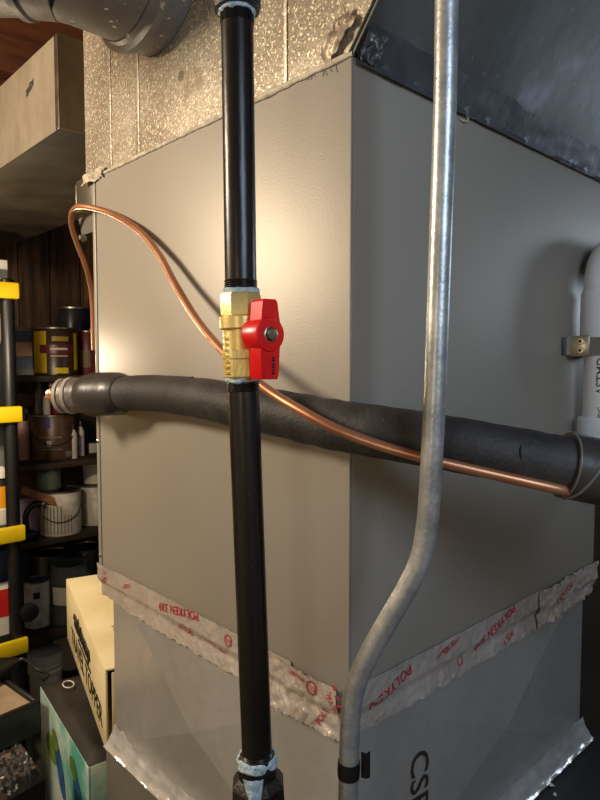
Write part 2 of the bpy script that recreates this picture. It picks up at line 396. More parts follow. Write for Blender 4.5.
# pale sealing bead along the side top seam
def bead(u, v):
    a = 2 * math.pi * v; y = -.002 + (YE - .02) * u
    r = .0020 + .0008 * nz((u * 40, v, 2), 1) + (.0015 * max(0, nz((u * 7, 3, 3), 1)))
    return V((-.0005 + math.cos(a) * r, y, ZT + .0005 + math.sin(a) * r * 1.5))
tag(obj('sealing_bead', MB().grid(bead, 220, 8), CAULK, angle=80), 'pale uneven sealing bead along the top seam of the lit cabinet side', 'sealant')
# torn tape at the corner
tn = thing('torn_tape', (0, 0, ZT), 'crumpled torn tape bunched at the top front corner of the cabinet', 'tape')
def crump(o, eu, ev, nn, su, sv, seed, amp=.006):
    return lambda u, v: o + eu * (su * u + .003 * nz((u * 5, v * 5, seed + 9), 1)) + ev * (sv * v + .004 * nz((u * 6, 2, seed), 1)) + nn * (.003 + amp * (.5 + nz((u * 5, v * 4, seed), 1)))
obj('dark_flap', MB().grid(crump(V((.0, -.004, ZT - .002)), X, V((0, -LEAN, 1)).normalized(), nrm, .026, .026, 3.1, .004), 18, 14), TORN, tn, angle=70)
obj('pale_flap', MB().grid(crump(V((.002, .03, ZT)), V((0, -.75, .66)), V((0, .66, .75)), -X, .048, .020, 7.7, .004), 22, 12), mat('torn_pale_tape', (196, 180, 158), (130, 112, 92), 40, rough=.45, metal=.3, bump=.6), tn, angle=70)
fl = obj('foil_scrap', MB().grid(crump(V((.001, .585, ZT - .006)), -Y, Z, -X, .07, .016, 12.3, .004), 22, 8), CAULK, angle=70)
tag(fl, 'pale curled scrap of tape at the back top corner of the lit side', 'tape')

# rectangular duct behind
bx = thing('rectangular_duct', (.21, 1.5, 1.847), 'dull grey rectangular sheet metal duct end with dark underside below the joists', 'duct')
bz0, bz1 = 1.847, 2.022
obj('end_cap', MB().box((.047, .79, bz0), (.40, .7915, bz1)), BOXDUCT, bx, smooth=False)
obj('side_sheet', MB().box((.047, .7925, bz0), (.0485, 2.57, bz1)), BOXDUCT, bx, smooth=False)
obj('corner_fold', MB().box((.0452, .788, bz0 - .001), (.047, .806, bz1), .0006), METALRIM, bx)
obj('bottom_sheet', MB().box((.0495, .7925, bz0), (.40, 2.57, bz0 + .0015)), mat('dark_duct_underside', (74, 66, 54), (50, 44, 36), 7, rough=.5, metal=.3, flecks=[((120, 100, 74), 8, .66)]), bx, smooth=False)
obj('top_sheet', MB().box((.047, .79, bz1), (.40, 2.57, bz1 + .0015)), BOXDUCT, bx, smooth=False)
p = on(30, 89, 0, .047)
obj('torn_hole', MB().grid(lambda u, v: V((.0462 - .002 * nz((u * 4, v * 4, 1), 1), p.y - .02 + .04 * u, p.z - .012 + .014 * v + .014 * (1 - u) + .004 * nz((u * 7, v * 5, 5), 1))), 10, 6), mat('hole_dark', (60, 54, 46), (40, 36, 30), 60, rough=.6), bx)

# round duct
rd = thing('round_duct', (-.4, .465, 1.86), 'dusty dark grey round duct with a raised collar joining the plenum side', 'duct')
rc = V((.003, .352, 1.922)); rax = V((-1, .0, 0)).normalized(); RR = .098
obj('collar', MB().lathe(rc, [(RR + .004, 0), (RR + .004, .028), (RR + .011, .030), (RR + .012, .040), (RR + .004, .043), (RR + .002, .05)], 56, rax, e=Z), ROUNDM, rd)
sd_ = V((-.729, .685, 0)); q0 = rc + rax * .0505; q1 = rc + rax * .11
elb = [q1 + (rax.lerp(sd_, t * .5) ).normalized() * (.0 + .07 * t) for t in (0, .5, 1)]
q2 = elb[-1] + sd_ * .22; q3 = q2 + sd_ * .07 + Z * .04
obj('collar_sleeve', MB().tube([q0, elb[0], elb[1]], RR, 56), ROUNDM, rd)
obj('elbow_gore', MB().tube([elb[1] + sd_ * .0005, elb[2]], RR + .002, 56), ROUNDM, rd)
obj('gore_seam', MB().tube([elb[2], elb[2] + sd_ * .008], RR + .0055, 56), ROUNDM, rd)
obj('pipe_barrel', MB().tube([elb[2] + sd_ * .0085, q2], RR, 56), ROUNDM, rd)
obj('rising_elbow', MB().tube([q2 + sd_ * .0005, q3, V((q3.x - .03, q3.y + .03, q3.z + .12)), V((q3.x - .03, q3.y + .03, 2.39))], RR - .001, 48), ROUNDM, rd)

# angle brackets behind the side edge
br = thing('wall_bracket', (.01, .59, 1.5), 'small galvanised angle bracket with a bolt beside the cabinet edge', 'bracket')
a = on(77, 182, 0, .006); b = on(91, 207, 0, .006)
obj('upper_plate', MB().box((.004, .5585, b.z), (.007, a.y, a.z), .0008), STEEL, br)
obj('fold', MB().box((.004, a.y, b.z), (.03, a.y + .003, a.z - .004), .0008), STEEL, br)
obj('rivet', MB().lathe(V((.004, .566, a.z - .006)), [(.003, 0), (.002, .0012), (.0001, .0015)], 10, -X), BLKINK, br)
a2 = on(79, 217, 0, .006); b2 = on(90, 233, 0, .006)
obj('lower_plate', MB().prism(V((.005, 0, 0)), Y, Z, X, [(.5585, a2.z), (a2.y, a2.z - .004), (a2.y - .012, b2.z), (.5585, b2.z)], 0, .003), FURN, br, smooth=False)
obj('link_plate', MB().box((.0045, .5586, b.z - .012), (.0065, .572, b.z + .001)), STEEL, br)
cbt = on(84, 238, 0, .004)
obj('bolt', MB().lathe(V((.006, cbt.y, cbt.z)), [(.007, 0), (.007, .004), (.0045, .004), (.0045, .010), (.0001, .011)], 6, -X), STEEL, br)

# ================================================================== foil tapes with red print
def tape_surface(plane, s0, s1, z1, z0, seed, amp, step=True, lift=0, jag=.002):
    def f(s, zz):      # s along the seam (world units), zz height
        t = (zz - z0) / (z1 - z0)
        fold = max(0, nz((s * 16, zz * 9, seed), 1)) ** 1.5 * 1.8 + 1.1 * abs(nz((s * 60 + zz * 30, zz * 60, seed + 4), 1)) + .5 * abs(nz((s * 130 - zz * 90, zz * 110, seed + 14), 1))
        wr = amp * (fold + 1.0 * max(0, nz((s * 7 + zz * 20, 1, seed + 7), 1)))
        hi = -.0016 - lift
        ext = PY if plane == 'L' else PX
        low = IN - plen_off(min(1, max(0, (s - IN) / (ext - IN))), (zz - PZ0) / (PZ1 - PZ0)) - .0020 - lift
        base = hi if zz > ZB - .001 else hi + (low - hi) * min(1, (ZB - .001 - zz) / .010)
        d = base - wr
        return V((d, s, zz)) if plane == 'L' else V((s, d, zz))
    return f
def tape(name, label, plane, s0, s1, seed, amp, z1=1.070, z0=1.014, lift=0, n=200, jag=.0015, skew=0):
    f = tape_surface(plane, s0, s1, z1, z0, seed, amp, lift=lift)
    def g(u, v):
        zz = z0 + (z1 - z0) * v
        e0 = jag * nz((u * 40, seed, 0), 1); e1 = jag * .5 * nz((u * 30, seed, 5), 1)
        zz += e0 * (1 - v) * 2 + e1 * v
        s = s0 + (s1 - s0) * u + .002 * nz((v * 9, u * 3, seed), 1) + skew * (v - .5)
        return f(s, zz)
    o = obj(name, MB().grid(g, n, 24), FOIL, angle=180); tag(o, label, 'foil tape'); return o, f
def ink(parent, f, plane, body, size, s, z, rot, italic=0):
    """print on tape; text x runs along the seam in viewing order, rotated by rot degrees"""
    ca, sa = math.cos(math.radians(rot)), math.sin(math.radians(rot)); sg = -1 if plane == 'L' else 1
    def fn(a, b):
        ds, dz = a * ca - b * sa, a * sa + b * ca
        p = f(s + sg * ds, z + dz)
        return p + (V((-.0009, 0, 0)) if plane == 'L' else V((0, -.0009, 0)))
    lettering('red_print', body, size, fn, REDINK, parent, italic)
def ring(parent, f, plane, s, z, r):
    vs = []; n = 18
    for rr in (r, r * .78):
        for k in range(n):
            a = 2 * math.pi * k / n; p = f(s + rr * math.cos(a), z + rr * math.sin(a)); vs.append(p + (V((-.0009, 0, 0)) if plane == 'L' else V((0, -.0009, 0))))
    obj('printed_seal', MB().add(vs, [(k, (k + 1) % n, n + (k + 1) % n, n + k) for k in range(n)]), REDINK, parent, smooth=False)
def onL(px, py): p = on(px, py, 0, 0); return p.y, p.z
def onR(px, py): p = on(px, py, 1, 0); return p.x, p.z

t1, f1 = tape('foil_tape', 'long silver foil tape with red print along foot of the lit cabinet side', 'L', .560, .085, 2.3, .0016)
for (px, py, body, sz, rot) in ((180, 610, 'POLYKEN 339', .0165, 188), (185, 628, 'POLY', .015, 180), (128, 586, 'LISTED', .008, 20), (106, 580, '339', .012, 30),
                                (213, 644, 'UL 181B-FX', .007, 176), (222, 651, 'LISTED', .006, 180), (281, 679, 'POLYKEN', .015, 178), (106, 572, 'UL', .009, 10)):
    s, z = onL(px, py); ink(t1, f1, 'L', body, sz, s, max(1.021, min(z, 1.062)), rot)
s, z = onL(230, 640); ring(t1, f1, 'L', s, z, .0075)
ink(t1, f1, 'L', 'UL', .007, s, z, 180)
t2, f2 = tape('foil_tape', 'short crumpled foil tape patch with red seal beside the bent conduit', 'L', .118, .012, 5.9, .0042, z1=1.066, z0=1.008, lift=.0022, n=70, jag=.0025)
for (px, py, body, sz, rot) in ((300, 672, 'PRINTED', .006, 180), (337, 706, 'POLYK', .010, 120), (342, 694, '3 3 9', .012, 110), (323, 716, 'POLY', .010, 60)):
    s, z = onL(px, py); ink(t2, f2, 'L', body, sz, s, max(min(z, 1.06), 1.014), rot)
s, z = onL(315, 686); ring(t2, f2, 'L', s, z, .0075); ink(t2, f2, 'L', 'UL', .007, s, z, 180)
t3, f3 = tape('foil_tape', 'long silver foil tape with red print along foot of the grey cabinet front', 'R', .008, .42, 9.4, .0018, n=170)
for (px, py, body, sz, rot) in ((390, 686, 'POLYKEN', .0165, 196), (443, 646, 'UL 181B-FX', .007, 196), (450, 640, 'LISTED TAPE', .006, 196), (494, 626, 'POLYKEN 339', .0165, 196), (508, 637, 'POLY', .012, 196)):
    s, z = onR(px, py); ink(t3, f3, 'R', body, sz, s, max(min(z, 1.060), 1.022), rot)
s, z = onR(461, 661); ring(t3, f3, 'R', s, z, .006)
t4, f4 = tape('foil_tape', 'heavily wrinkled foil tape at the far end of the grey cabinet front', 'R', .40, .607, 14.2, .0052, z1=1.072, z0=1.016, lift=.0022, n=110, jag=.0028)
s, z = onR(560, 590); ink(t4, f4, 'R', 'POLYKEN', .013, s, z, 190)

# ================================================================== gas pipe assembly
PT, PM, PB = dep(237, 10, .523), dep(241.5, 336, .541), dep(257.5, 765, .565)
gp = thing('gas_pipe', (PB.x, PB.y, 0), 'vertical black iron gas pipe with threaded fittings in front of the cabinet', 'pipe')
ax1 = (PM - PT).normalized(); ax2 = (PB - PM).normalized()
VH = .0375
vt, vb = PM - ax1 * VH, PM + ax2 * VH
PR = .0135
obj('upper_pipe', MB().tube([PT + (PT - PM).normalized() * .005, vt + ax1 * .004], PR, 40), BLKPIPE, gp)
obj('lower_pipe', MB().tube([vb - ax2 * .004, PB], PR, 40), BLKPIPE, gp)
# threads
def threads(p, d, n, parent, r=PR):
    mb = MB()
    for k in range(n):
        mb.lathe(p + d * (k * .0018), [(r + .0001, -.0008), (r + .0008, 0), (r + .0001, .0008)], 32, d)
    return obj('pipe_thread', mb, BLKPIPE, parent)
threads(vt - ax1 * .009, ax1, 4, gp); threads(PT + ax1 * .004, ax1, 5, gp); threads(vb + ax2 * .004, ax2, 4, gp); threads(PB - ax2 * .012, ax2, 5, gp)
# top coupling and riser to the joists
cp = obj('top_coupling', MB().lathe(PT, [(.0138, -.001), (.0185, -.001), (.0200, .003), (.0200, .007), (.0188, .010), (.0182, .045), (.0198, .048), (.0198, .055), (.014, .056)], 40, -ax1), BLKCAST, gp)
obj('riser_pipe', MB().tube([PT - ax1 * .054, PT - ax1 * ((2.395 - PT.z) / -ax1.z)], PR, 32), BLKPIPE, gp)
def sealant(o, d, r, h, seed, parent, n=40, m=8):
    def f(u, v):
        a = 2 * math.pi * u; e = d.orthogonal().normalized(); g = d.cross(e)
        rr = r + .0012 + .0016 * nz((math.cos(a) * 3, math.sin(a) * 3, seed + v * 2), 1)
        hh = h * (v - .5) * (1 + .7 * nz((math.cos(a) * 2, math.sin(a) * 2, seed + 5), 1))
        if v in (0, 1): rr = r - .001
        return o + d * hh + (e * math.cos(a) + g * math.sin(a)) * rr
    return obj('thread_sealant', MB().grid(f, n, m), SEAL, parent, angle=80)
sealant(PT + ax1 * .0015, ax1, .0140, .006, 1, gp)
# bottom union with octagonal collar
ub = PB
obj('union_nut', MB().lathe(ub + ax2 * .010, [(.0150, -.004), (.0215, .001), (.0245, .006), (.0250, .030), (.023, .034), (.02, .036)], 8, ax2, ph=.3), BLKCAST, gp, angle=25)
obj('union_neck', MB().lathe(ub - ax2 * .006, [(.0142, -.004), (.0170, -.002), (.0175, .014), (.0165, .020)], 32, ax2), BLKCAST, gp)
sealant(ub - ax2 * .005, ax2, .0165, .009, 9, gp)
q = ub + ax2 * .012 - FW * .0225
obj('sealant_drip', MB().grid(lambda u, v: q + RT * ((u - .62) * .018 * (1 - .6 * v)) + ax2 * (-.014 + v * .028) - FW * (.0015 + .0035 * math.sin(math.pi * u) - .004 * (1 - v) * 0 + .002 * nz((u * 4, v * 4, 2), 1)), 12, 10), SEAL, gp, angle=80)
mb = MB()
for k in range(9):
    a = (k - 4) * .13
    d_ = (-FW * math.cos(a) + RT * math.sin(a)); d_.z = 0; d_.normalize()
    cpt = ub + ax2 * .034 + d_ * .0236
    mb.obox(cpt, Z.cross(d_), Z, d_, (-.0009, -.003, -.002), (.0009, .003, .0016))
obj('cast_ribs', mb, BLKCAST, gp)
obj('lower_body', MB().lathe(ub + ax2 * .044, [(.0215, 0), (.0215, .05), (.018, .055)], 8, ax2, ph=.1), BLKCAST, gp, angle=25)
tail = ub + ax2 * .098
obj('drop_pipe', MB().tube([tail, V((tail.x, tail.y, 0))], PR, 32), BLKPIPE, gp)

# ball valve
va = thing('ball_valve', vb, 'yellow brass ball valve with a red lever on the black gas pipe', 'valve')
h0 = vt
d = (vb - vt).normalized(); e0 = RT - d * RT.dot(d); e0.normalize(); HT = (vb - vt).length
obj('upper_hex', MB().lathe(h0, [(.0142, 0), (.0172, .0015), (.0182, .004), (.0182, .020), (.0165, .022)], 8, d, e=e0, ph=math.pi / 8), BRASS, va, angle=25)
obj('body_band', MB().lathe(h0, [(.0165, .020), (.0188, .0215), (.0188, .031), (.0176, .0325)], 40, d, e=e0), BRASS, va)
obj('body', MB().lathe(h0, [(.0162, .031), (.0165, .046), (.0168, .050)], 32, d, e=e0), BRASS, va)
obj('lower_hex', MB().lathe(h0, [(.0168, .0485), (.0180, .0495), (.0180, .0565), (.0172, .0575), (.0172, HT - .003), (.0155, HT)], 8, d, e=e0, ph=math.pi / 8), BRASS, va, angle=25)
mb = MB()
for k in range(7):
    c_ = h0 + d * (.041 + k * .0048) + (-FW * .62 - RT * .78) * .0170
    mb.obox(c_, d.cross((-FW * .62 - RT * .78).normalized()), d, (-FW * .62 - RT * .78).normalized(), (-.0025, -.0012, -.002), (.0025, .0008, .0009))
obj('cast_marks', mb, BRASS, va)
sealant(h0 + d * .000, d, .0140, .006, 3, va); sealant(vb - d * .001, d, .0140, .007, 6, va)
# lever
aa = math.radians(40)
FH = V((FW.x, FW.y, 0)).normalized()
lax = (RT * math.sin(aa) - FH * math.cos(aa)).normalized()
le3 = Z.cross(lax).normalized()          # horizontal across the lever face
hub = PM + Z * 0.000
obj('stem', MB().lathe(hub, [(.009, .008), (.009, .020)], 24, lax), BRASS, va)
def blade(sgn, w0, w1, z0_, z1_): return [(-w0, z0_), (w0, z0_), (w1, z1_), (-w1, z1_)]
lv = obj('lever', MB().lathe(hub, [(.0120, .019), (.0142, .0205), (.0146, .0395), (.0136, .0415), (.0105, .042)], 40, lax)
   .prism(hub, le3, Z, lax, [(-.0085, .011), (.0105, .010), (.0080, .0265), (.0060, .0285), (-.0055, .0285), (-.0070, .0265)], .0245, .0400)
   .prism(hub, le3, Z, lax, [(.0105, -.010), (-.0090, -.010), (-.0085, -.034), (-.0070, -.0365), (.0075, -.0365), (.0090, -.034)], .0245, .0400), REDPL, va, angle=30)
obj('screw', MB().lathe(hub, [(.0070, .0420), (.0062, .0423), (.0060, .0410), (.0045, .0412), (.0045, .0440), (.0001, .0446)], 8, lax), STEEL, lv, label='zinc screw at the centre of the lever')
mb = MB()
for k in range(6):
    c_ = hub + lax * .0401 + le3 * (.0035) + Z * (-.0185 - k * .0026)
    mb.lathe(c_, [(.0014, 0), (.0014, .0004), (.0007, .0004), (.0007, 0)], 8, lax) if k % 2 else mb.obox(c_, le3, Z, lax, (-.0016, -.0010, 0), (.0016, .0004, .0004))
obj('dark_raised_marks', mb, BLKINK, lv)

# ================================================================== insulated line, copper line, conduit
ip = [(58, 396, .95), (100, 394.5, .925), (150, 393, .855), (200, 398, .76), (240, 406, .70), (283, 414, .655), (330, 424, .613), (380, 432, .583), (430, 440, .565),
      (480, 449, .552), (540, 460, .546), (580, 468, .546), (640, 481, .552), (720, 500, .56), (800, 520, .57)]
ipts = spline([dep(*q) for q in ip], 10)
ln = thing('insulated_pipe', (ipts[40].x, ipts[40].y, ipts[40].z - .025), 'black foam insulated refrigerant pipe sweeping across the cabinet', 'pipe')
def rnd(pts, r, seed, amp=.0012):
    return [r + amp * nz((i * .35, seed, 0), 1) for i in range(len(pts))]
obj('foam_sleeve', MB().tube(ipts[2:], rnd(ipts[2:], .0245, 1), 36), FOAM, ln)
obj('taped_joint', MB().tube(ipts[6:16], [.0262, .0295, .0318, .0326, .0326, .0322, .0318, .0314, .0305, .0256], 36), VTAPE, ln)
obj('tape_wrap', MB().tube(ipts[2:8], [.0255, .0262, .0262, .0262, .0262, .0262], 32), mat('dusty_wrap', (128, 120, 108), (98, 92, 84), 40, rough=.4, bump=.4), ln)
for k, rr in ((1, .0262), (3, .0275)):
    obj('end_ring', MB().tube([ipts[k], ipts[k].lerp(ipts[k + 1], .75)], rr, 32), WTAPE, ln)
obj('inner_copper_pipe', MB().tube(spline([ipts[2], ipts[0], ipts[0] + V((.02, .06, 0)), ipts[0] + V((.10, .10, 0)), ipts[0] + V((.25, .10, 0))], 6), .011, 20), COPPER, ln)
i0 = 106
obj('end_tape', MB().tube(ipts[i0:i0 + 26], [.0288] * 26, 36), VTAPE, ln)
# raised tape edge ring and a diagonal loose edge
c_ = ipts[i0]; dd = (ipts[i0 + 1] - ipts[i0 - 1]).normalized()
def spiral(i, j, r):
    pts = []
    for k in range(30):
        t = k / 29; idx = i + (j - i) * t; b0 = int(idx); p = ipts[b0].lerp(ipts[b0 + 1], idx - b0)
        tt = (ipts[b0 + 1] - ipts[b0]).normalized(); u_ = (Z - tt * Z.dot(tt)).normalized(); s_ = tt.cross(u_)
        a = -.7 + 3.6 * t
        pts.append(p + (u_ * math.cos(a) - s_ * math.sin(a) * (1 if s_.dot(FW) > 0 else -1)) * r)
    return pts
obj('tape_edge', MB().tube(spiral(i0 + 9, i0 + 1, .0290), .0013, 8), mat('tape_edge_grey', (120, 116, 108), rough=.4), ln)
obj('tape_edge', MB().tube(spiral(i0 + .2, i0 + .6, .0288), .0009, 8), MATS['tape_edge_grey'], ln)
# nicks in the foam
def on_foam(px, py, i):
    dv = (dep(px, py, 1) - CAM).normalized(); p = ipts[i]; t = (p - CAM).dot(dv); q = CAM + dv * t; off = q - p
    return CAM + dv * (t - math.sqrt(max(0, .0247 ** 2 - off.length_squared)))
def near_i(px):
    best = 0; bd = 1e9
    for i, p in enumerate(ipts):
        q = p - CAM; x_ = 300 + FPX * q.dot(RT) / q.dot(FW)
        if abs(x_ - px) < bd: bd = abs(x_ - px); best = i
    return best
NICK = mat('foam_cut_dark', (14, 13, 13), rough=.8)
for pts in ([(178, 376.5), (186, 379), (193, 377)], [(198, 384), (196, 389), (201, 394)], [(521, 443), (520, 451), (521, 460)], [(350, 412), (362, 414)]):
    q = [on_foam(x_, y_, near_i(x_)) for (x_, y_) in pts]
    if len(q) == 2: q.insert(1, (q[0] + q[1]) / 2)
    obj('foam_nick', MB().tube(spline(q, 4), .0010, 6), NICK, ln)

cpx = [(94, 350, 1.13), (92.5, 300, 1.11), (87, 270, 1.09), (77, 243, 1.07), (71.5, 224, 1.05), (73, 211, 1.03), (83, 206.5, 1.0), (110, 213, .955), (137, 229, .885), (158, 253, .835),
       (175, 284, .790), (197, 320, .735), (222, 350, .68), (250, 376, .63), (275, 395, .606), (300, 410, .583), (330, 426, .563), (370, 442, .549), (420, 457, .537),
       (470, 469, .532), (520, 480.5, .529), (560, 489.5, .529), (570, 491.5, .536)]
cpts = spline([dep(*q) for q in cpx], 8)
tag(obj('copper_tube', MB().tube(cpts, .0047, 20), COPPER, angle=60), 'thin bare copper tube looping over the cabinet edge and along the black insulation', 'tube')

epx = [(448.5, -120, .478), (447, -30, .484), (445, 100, .491), (440, 250, .50), (434.5, 400, .508), (430, 490, .515), (426.5, 530, .519), (419.5, 562, .523), (405, 592, .528),
       (388, 621, .534), (368, 657, .541), (357, 682, .547), (351.5, 708, .552), (349.5, 740, .557), (348, 800, .562)]
ep = spline([dep(*q) for q in epx], 8)
topd = (ep[0] - ep[8]).normalized(); ep = [ep[0] + topd * ((2.395 - ep[0].z) / topd.z)] + ep
ep.append(V((ep[-1].x, ep[-1].y, 0)))
cdt = thing('electrical_conduit', (ep[-1].x, ep[-1].y, 0), 'galvanised steel conduit with an offset bend in front of the cabinet front', 'conduit')
obj('steel_tube', MB().tube(ep, .0090, 28), EMT, cdt, angle=60)
tb = [p for p in ep[1:-1]]
def nearest(py):
    return min(range(len(tb)), key=lambda i: abs(400 - FPX * (tb[i] - CAM).dot(UP) / (tb[i] - CAM).dot(FW) - py))
i1, i2 = nearest(763), nearest(778)
obj('black_tape_band', MB().tube([tb[i1], (tb[i1] + tb[i2]) / 2, tb[i2]], [.0098, .0102, .0098], 24), BLKPLAS, cdt, label='black electrical tape wrapped round the conduit')
q = (tb[i1] + tb[i2]) / 2 + RT * .011
obj('loose_tape_end', MB().grid(lambda u, v: q + RT * (.008 * u) + Z * ((v - .35) * .024 * (1 + .2 * nz((u * 3, v * 3, 1), 1))) - FW * (.002 * math.sin(3 * u)), 6, 6), BLKPLAS, cdt)

# ================================================================== PVC vent on the right
pc = on(605, 380, 1, -.042); pcx, pcy = pc.x, pc.y
def zof(py): return on(600, py, 1, -.042).z
pv = thing('pvc_pipe', (pcx, pcy, zof(475)), 'white plastic drain pipe with fittings standing at the cabinet front end', 'pipe')
zc0, zc1, zr = zof(338), zof(290), zof(244)
o_ = V((pcx, pcy, 0))
zl1, zl0 = zof(418), zof(462)
obj('pipe_barrel', MB().tube([V((pcx, pcy, zl0)), V((pcx, pcy, zc0 + .002))], .0300, 40), PVC, pv)
obj('primer_ring', MB().lathe(o_, [(.0300, zc0 - .012), (.0325, zc0 - .010), (.0325, zc0 - .001), (.030, zc0)], 40, Z), PRIMER, pv)
obj('upper_fitting', MB().lathe(o_, [(.031, zc0), (.0365, zc0 + .001), (.0365, zc1 - .004), (.035, zc1), (.0335, zc1 + .004)], 44, Z), PVCFIT, pv)
obj('elbow', MB().tube(spline([V((pcx, pcy, zc1 + .003)), V((pcx, pcy, zc1 + .02)), V((pcx + .012, pcy, zc1 + .044)), V((pcx + .045, pcy, zc1 + .062)), V((pcx + .08, pcy, zc1 + .064)), V((pcx + .45, pcy, zc1 + .064))], 6), .0325, 36), PVCFIT, pv)
obj('lower_fitting', MB().lathe(o_, [(.031, zl0 - .03), (.0370, zl0 - .029), (.0370, zl1 - .003), (.0355, zl1), (.031, zl1)], 44, Z), PVCFIT, pv)
obj('inlet_stub', MB().tube([V((pcx, pcy, zl0)), V((pcx, -.0005, zl0))], .024, 32), PVCFIT, pv)
cz = zof(376)
def pvct(a, b):
    d_ = V((-FH.x, -FH.y, 0)); ang = b / .030 - .62 ; s_ = V((RT.x, RT.y, 0))
    dirv = d_ * math.cos(ang) + s_ * math.sin(ang)
    return V((pcx, pcy, cz + a)) + dirv * .0304
def pvct2(a, b): return pvct(a, -b)
lettering('printed_letters', 'ASTMD', .017, pvct2, mat('brown_print', (110, 84, 76), rough=.6), pv)
cz -= .052
lettering('printed_letters', 'PVC-', .009, pvct2, MATS['brown_print'], pv)
sp_ = thing('pipe_strap', (pcx, pcy, zof(346) - .012), 'flat steel strap holding the white pipe with two screws on the cabinet front', 'strap')
zs0, zs1 = zof(355), zof(337)
mb = MB(); prof = []
pts = [(pcx - .058, -.0028), (pcx - .045, -.0028)] + [(pcx - .0335 * math.cos(t), pcy - .0335 * math.sin(t)) for t in [0.0 + math.pi * k / 16 for k in range(17)]] + [(pcx + .045, -.0028), (pcx + .07, -.0028)]
vs = []; fs = []
for (x_, y_) in pts: vs += [V((x_, y_, zs0)), V((x_, y_, zs1))]
for k in range(len(pts) - 1): fs.append((2 * k, 2 * k + 2, 2 * k + 3, 2 * k + 1))
obj('band', mb.add(vs, fs), STRAP, sp_)
A_, B_ = V((pcx - .045, -.0028, 0)), V((pcx - .0335, pcy, 0)); ax_ = (B_ - A_).normalized(); nn_ = V((ax_.y, -ax_.x, 0))
if nn_.dot(CAM - A_) < 0: nn_ = -nn_
pm_ = A_.lerp(B_, .45) + nn_ * .0006
obj('screw_plate', MB().obox(pm_, ax_, nn_, Z, (-.0125, 0, zs0 - .002), (.0125, .0016, zs1 + .002), .0007), STEEL, sp_)
for dz_ in (.26, .76):
    c_ = pm_ + nn_ * .0017 + Z * (zs0 + (zs1 - zs0) * dz_)
    obj('screw', MB().lathe(c_, [(.0056, 0), (.0050, .0010), (.0030, .0012), (.0001, .0010)], 14, nn_), STEEL, sp_)
    obj('screw_recess', MB().lathe(c_ + nn_ * .0011, [(.0024, 0), (.0024, .0005)], 8, nn_), BLKINK, sp_)

# ================================================================== paint shelves
SY0, SY1 = 1.93, 2.55
sh = thing('paint_shelf', (.75, 2.25, 0), 'dark wooden shelves holding paint cans against the plank wall', 'shelf')
SZ = {1: 1.352, 2: 1.024, 3: .738, 4: .365, 5: .10}
for k, z_ in SZ.items():
    obj('shelf_board', MB().box((.16, SY0, z_ - .022), (1.34, SY1, z_), .002), SHELFW, sh)
for x_ in (.13, 1.34):
    for y_ in (SY0, SY1 - .04):
        obj('upright', MB().box((x_, y_, 0), (x_ + .03, y_ + .04, 1.75), .002), SHELFW, sh)
def sx(px, y): return on(px, 400, 1, y).x
def depth_at(px, y): return (V((sx(px, y), y, 1.4)) - CAM).dot(FH)
def zpy(px, py, y):
    return on(px, py, 1, y).z
CANG = 'containers on the paint shelves'
def can(name, label, px, y, z, r, h, body, cat='paint can', lid=METALRIM, handle=True, group=None):
    x_ = sx(px, y); c = V((x_, y, z))
    t = thing(name, c, label, cat, group)
    obj('can_body', MB().lathe(c, [(r * .97, 0), (r, .003), (r, h - .008), (r * .985, h - .006)], 32, Z), body, t)
    obj('rim', MB().lathe(c, [(r * .985, h - .008), (r * 1.02, h - .006), (r * 1.02, h), (r * .9, h), (r * .88, h - .006)], 32, Z), METALRIM, t)
    obj('lid', MB().lathe(c, [(r * .88, h - .007), (r * .88, h - .004), (.001, h - .003)], 32, Z), lid, t)
    if handle:
        d_ = V((CAM.x - x_, CAM.y - y, 0)).normalized(); s_ = Z.cross(d_)
        pts = [c + s_ * (r * math.cos(a) * 1.01) + d_ * (r * math.sin(a) * 1.06 + .002) + Z * (h * .72 - h * .38 * math.sin(a)) for a in [math.pi * k / 14 for k in range(15)]]
        obj('wire_handle', MB().tube(pts, .0018, 6), METALRIM, t)
    return t, c, r, h
def patch(name, t, c, r, a0, a1, z0, z1, mt, n=8, lift=.0008):   # curved label patch; angles from the camera-facing side, + to the right
    d_ = V((CAM.x - c.x, CAM.y - c.y, 0)).normalized(); s_ = V((-d_.y, d_.x, 0))
    if s_.dot(RT) < 0: s_ = -s_
    f = lambda u, v: c + (d_ * math.cos(math.radians(a0 + (a1 - a0) * u)) + s_ * math.sin(math.radians(a0 + (a1 - a0) * u))) * (r + lift) + Z * (z0 + (z1 - z0) * v)
    return obj(name, MB().grid(f, n, 2), mt, t)
# row 1
t, c, r, h = can('paint_can', 'dark brown stain can with bright yellow label panels on the top shelf', 57, 2.06, SZ[1], .082, .185, DKBROWN, handle=False)
patch('yellow_label', t, c, r, -72, -24, .01, .17, YELLAB); patch('yellow_label', t, c, r, 52, 68, .02, .165, YELLAB)
patch('yellow_label', t, c, r, -4, 32, .008, .03, YELLAB); patch('maroon_band', t, c, r, -44, 48, .085, .118, MAROON, lift=.0014)
patch('white_lettering_band', t, c, r, -14, 30, .098, .106, WHITELAB, lift=.002); patch('gold_lettering_band', t, c, r, -10, 34, .132, .150, mat('gold_print', (170, 140, 40), rough=.5))
patch('cream_lettering_band', t, c, r, -14, 30, .072, .078, PEACH, lift=.002)
t, c, r, h = can('paint_can', 'tall black can behind the yellow labelled can on the top shelf', 76, 2.33, SZ[1], .068, .292, BLKCAN, handle=False, lid=BLKCAN)
t, c, r, h = can('paint_can', 'dark red can beside the cabinet edge on the top shelf', 89, 2.10, SZ[1], .05, .18, MAROON, handle=False)
patch('gold_label', t, c, r, -50, 10, .03, .10, mat('dull_gold', (120, 92, 50), rough=.5))
